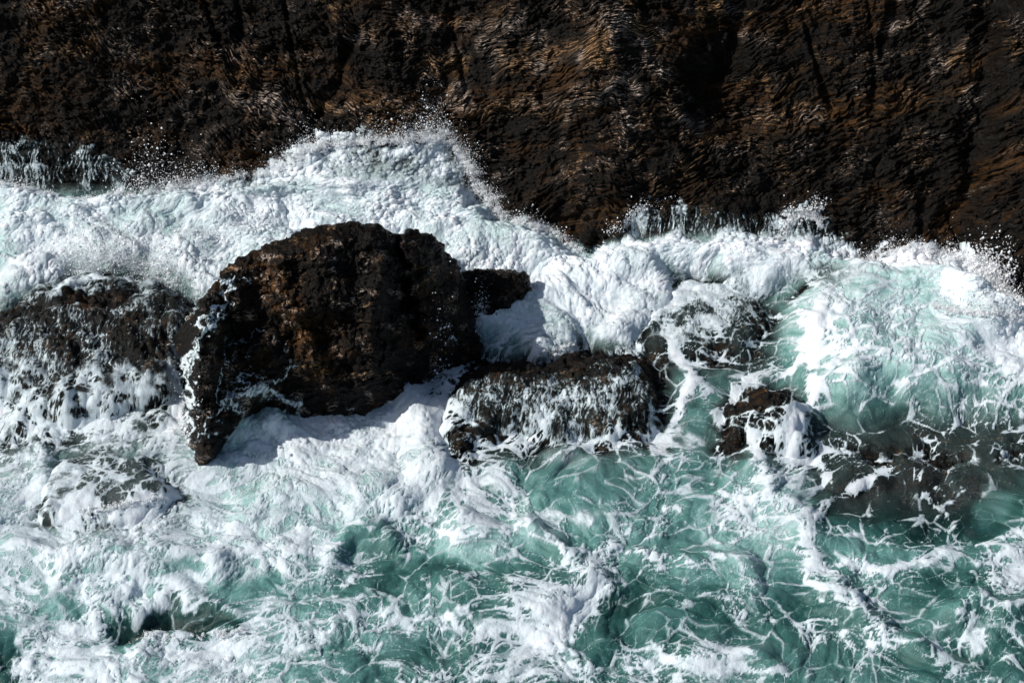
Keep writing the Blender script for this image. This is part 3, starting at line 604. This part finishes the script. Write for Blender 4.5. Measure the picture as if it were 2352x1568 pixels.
# ---------------------------------------------------------------- soft mist
def mist():
    k = NT('mist'); tc = k.n('TexCoord').outputs['Object']; pos = k.n('NewGeometry').outputs['Position']
    ln = k.n('VectorMath', operation='LENGTH'); k.l(tc, ln.inputs[0])
    nz = k.noise(pos, 1.6, 5, .6); fall = k.rng(ln.outputs['Value'], 1.0, .2)
    de = k.math('MULTIPLY', fall, k.rng(k.math('ADD', nz, k.math('MULTIPLY', fall, .25)), .42, .80)); de = k.math('MULTIPLY', de, 5.0)
    v = k.n('VolumePrincipled'); v.inputs['Color'].default_value = (.96, .97, 1, 1); v.inputs['Anisotropy'].default_value = .2
    k.l(de, v.inputs['Density']); k.l(v.outputs[0], k.n('OutputMaterial').inputs[1]); pass
    th = np.linspace(0, np.pi, 13); ph = np.linspace(0, 2*np.pi, 25)[:-1]
    a, b = np.meshgrid(th, ph, indexing='ij'); V3 = np.stack([np.sin(a)*np.cos(b), np.sin(a)*np.sin(b), np.cos(a)], -1).reshape(-1, 3)
    root = None
    for px, py, rx, ry, rz, lab in [(330,650,3.4,1.5,1.0,'low white mist drifting over the surge left of the boulder')]:
        cx, cs = chart(px, py); i = min(np.searchsorted(wx_[0], cx), wx_.shape[1]-1); j = min(np.searchsorted(ws_[:, 0], cs), wx_.shape[0]-1)
        me = make_mesh('mist', V3, grid_quads(13, 24, True), {}, k.m)
        o = new_obj('mist', me); c = WP[j, i]; o.location = (c[0], c[1], c[2]+rz*.35); o.scale = (rx, ry, rz); tag(o, lab, 'mist', kind='stuff')
mist()
# ---------------------------------------------------------------- airborne spray
def spray():
    def surf(px, py):                     # nearest water surface point in the chart
        cx, cs = chart(px, py); i = np.clip(np.searchsorted(wx_[0], cx), 0, wx_.shape[1]-1); j = np.clip(np.searchsorted(ws_[:, 0], cs), 0, wx_.shape[0]-1)
        return WP[j, i]
    pos = []; rad = []
    def line(pts, n, spread, up, size=.0062, drift=(0, 0)):
        n = int(n*1.7); P = np.array(pts, float); L = np.hypot(*np.diff(P, axis=0).T); c = np.concatenate([[0], np.cumsum(L)]); t = RNG.random(n)*c[-1]
        cl = np.sin(t/37.)+np.sin(t/13.+2)*.7+RNG.normal(0, .5, n)      # clumps
        px = np.interp(t, c, P[:, 0])+RNG.normal(0, spread, n); py = np.interp(t, c, P[:, 1])+RNG.normal(0, spread*.6, n)
        q = surf(px, py); hgt = np.abs(RNG.exponential(up, n))*np.clip(cl+1, .15, 2.4)
        q = q+np.stack([drift[0]*hgt+RNG.normal(0, .05, n), -.25*hgt, hgt], -1)
        pos.append(q); rad.append(size*np.exp(RNG.normal(0, .6, n)))
    line([(640,385),(740,330),(860,325),(925,335)], 2600, 10, .16)
    line([(925,335),(985,318),(1020,312),(1050,345)], 2600, 9, .22); line([(1050,345),(1075,385),(1092,430),(1140,470),(1150,500)], 2600, 14, .14)
    line([(300,460),(350,440),(470,425)], 1700, 26, .35, .0075); line([(400,432),(560,402),(640,385)], 1500, 9, .10)
    line([(1150,505),(1262,528),(1345,585)], 1100, 7, .08)
    line([(1100,745),(1150,700),(1200,690),(1240,640)], 1500, 12, .12); line([(1000,860),(1030,830)], 180, 10, .5, .013); 
    line([(170,660),(300,640),(420,680)], 4200, 20, .22, .0078); line([(100,620),(300,600),(500,600),(620,540)], 5000, 34, .22, .0060)
    line([(1960,610),(2080,560),(2140,572),(2265,610)], 2200, 9, .10); line([(2240,600),(2300,660),(2352,740)], 2400, 16, .2, .012); line([(2150,790),(2250,820),(2340,780)], 1600, 20, .14)
    line([(640,935),(860,930),(900,900),(990,850)], 1200, 7, .10); line([(470,1050),(480,990),(520,960)], 1400, 8, .3, .010); line([(430,950),(440,1040)], 800, 8, .25, .010)
    line([(1100,790),(1110,750)], 400, 8, .2)
    line([(0,450),(130,480)], 700, 10, .1); line([(1400,540),(1470,480),(1560,460)], 600, 8, .06, .009); line([(1800,505),(1890,480)], 600, 8, .08, .009)
    def jets(pts, n, ln, dx, size=.012):
        P = np.array(pts, float); L = np.hypot(*np.diff(P, axis=0).T); c = np.concatenate([[0], np.cumsum(L)]); t = RNG.random(n)*c[-1]
        b = surf(np.interp(t, c, P[:, 0])+RNG.normal(0, 5, n), np.interp(t, c, P[:, 1])+4+np.abs(RNG.normal(0, 6, n)))
        for k in range(n):
            m = RNG.integers(25, 70); l = ln*RNG.uniform(.3, 1.3); u = np.sort(RNG.random(m))**.8
            dr = np.array([dx+RNG.normal(0, .5), -.3+RNG.normal(0, .3), 1.])*l; bend = RNG.normal(0, .25)*l
            q = b[k]+u[:, None]*dr+np.stack([bend*u*u, 0*u, -.45*l*u*u], -1)+RNG.normal(0, .012, (m, 3))*(1+2.5*u[:, None])
            pos.append(q); rad.append(size*(1.25-.8*u)*np.exp(RNG.normal(0, .3, m)))
    jets([(640,392),(740,332),(860,326),(985,322),(1020,316)], 190, .40, .0); jets([(1020,316),(1050,345),(1075,385),(1092,430),(1148,500)], 150, .34, .5)
    jets([(1150,505),(1262,528),(1335,575)], 70, .2, .3); jets([(0,452),(130,484),(270,474),(400,432),(560,402),(640,392)], 130, .2, .0)
    jets([(1100,750),(1150,705),(1210,690)], 80, .28, -.5); jets([(1960,612),(2080,562),(2200,592)], 120, .2, .1); jets([(2200,592),(2300,660),(2352,720)], 120, .35, .3)
    jets([(1780,560),(1800,510),(1860,488),(1890,520)], 50, .2, .2); jets([(2130,780),(2250,820),(2352,790)], 90, .22, -.2); jets([(600,938),(700,940),(860,935),(990,850)], 70, .16, 0)
    jets([(180,1188),(300,1175),(380,1150)], 50, .15, 0); jets([(290,1440),(400,1460),(560,1440)], 50, .16, 0); jets([(1220,800),(1250,830),(1340,790)], 60, .14, -.4)
    q = np.concatenate(pos); r = np.concatenate(rad); n = len(q)
    o8 = np.array([(1, 0, 0), (-1, 0, 0), (0, 1, 0), (0, -1, 0), (0, 0, 1.2), (0, 0, -1.2)], float)
    V3 = q[:, None]+o8[None]*r[:, None, None]*RNG.uniform(.7, 1.3, (n, 6, 1))
    tri = np.array([(0, 2, 4), (2, 1, 4), (1, 3, 4), (3, 0, 4), (2, 0, 5), (1, 2, 5), (3, 1, 5), (0, 3, 5)])
    T = (np.arange(n)[:, None, None]*6+tri[None]).reshape(-1, 3)
    k = NT('spray_drops'); p = k.n('BsdfPrincipled'); p.inputs['Base Color'].default_value = (.88, .9, .92, 1); p.inputs['Roughness'].default_value = .5
    k.l(p.outputs[0], k.n('OutputMaterial').inputs[0])
    me = make_mesh('spray', V3.reshape(-1, 3), T, {}, k.m)
    tag(new_obj('spray', me), 'white droplets thrown up where waves hit rock', 'spray', kind='stuff')
spray()
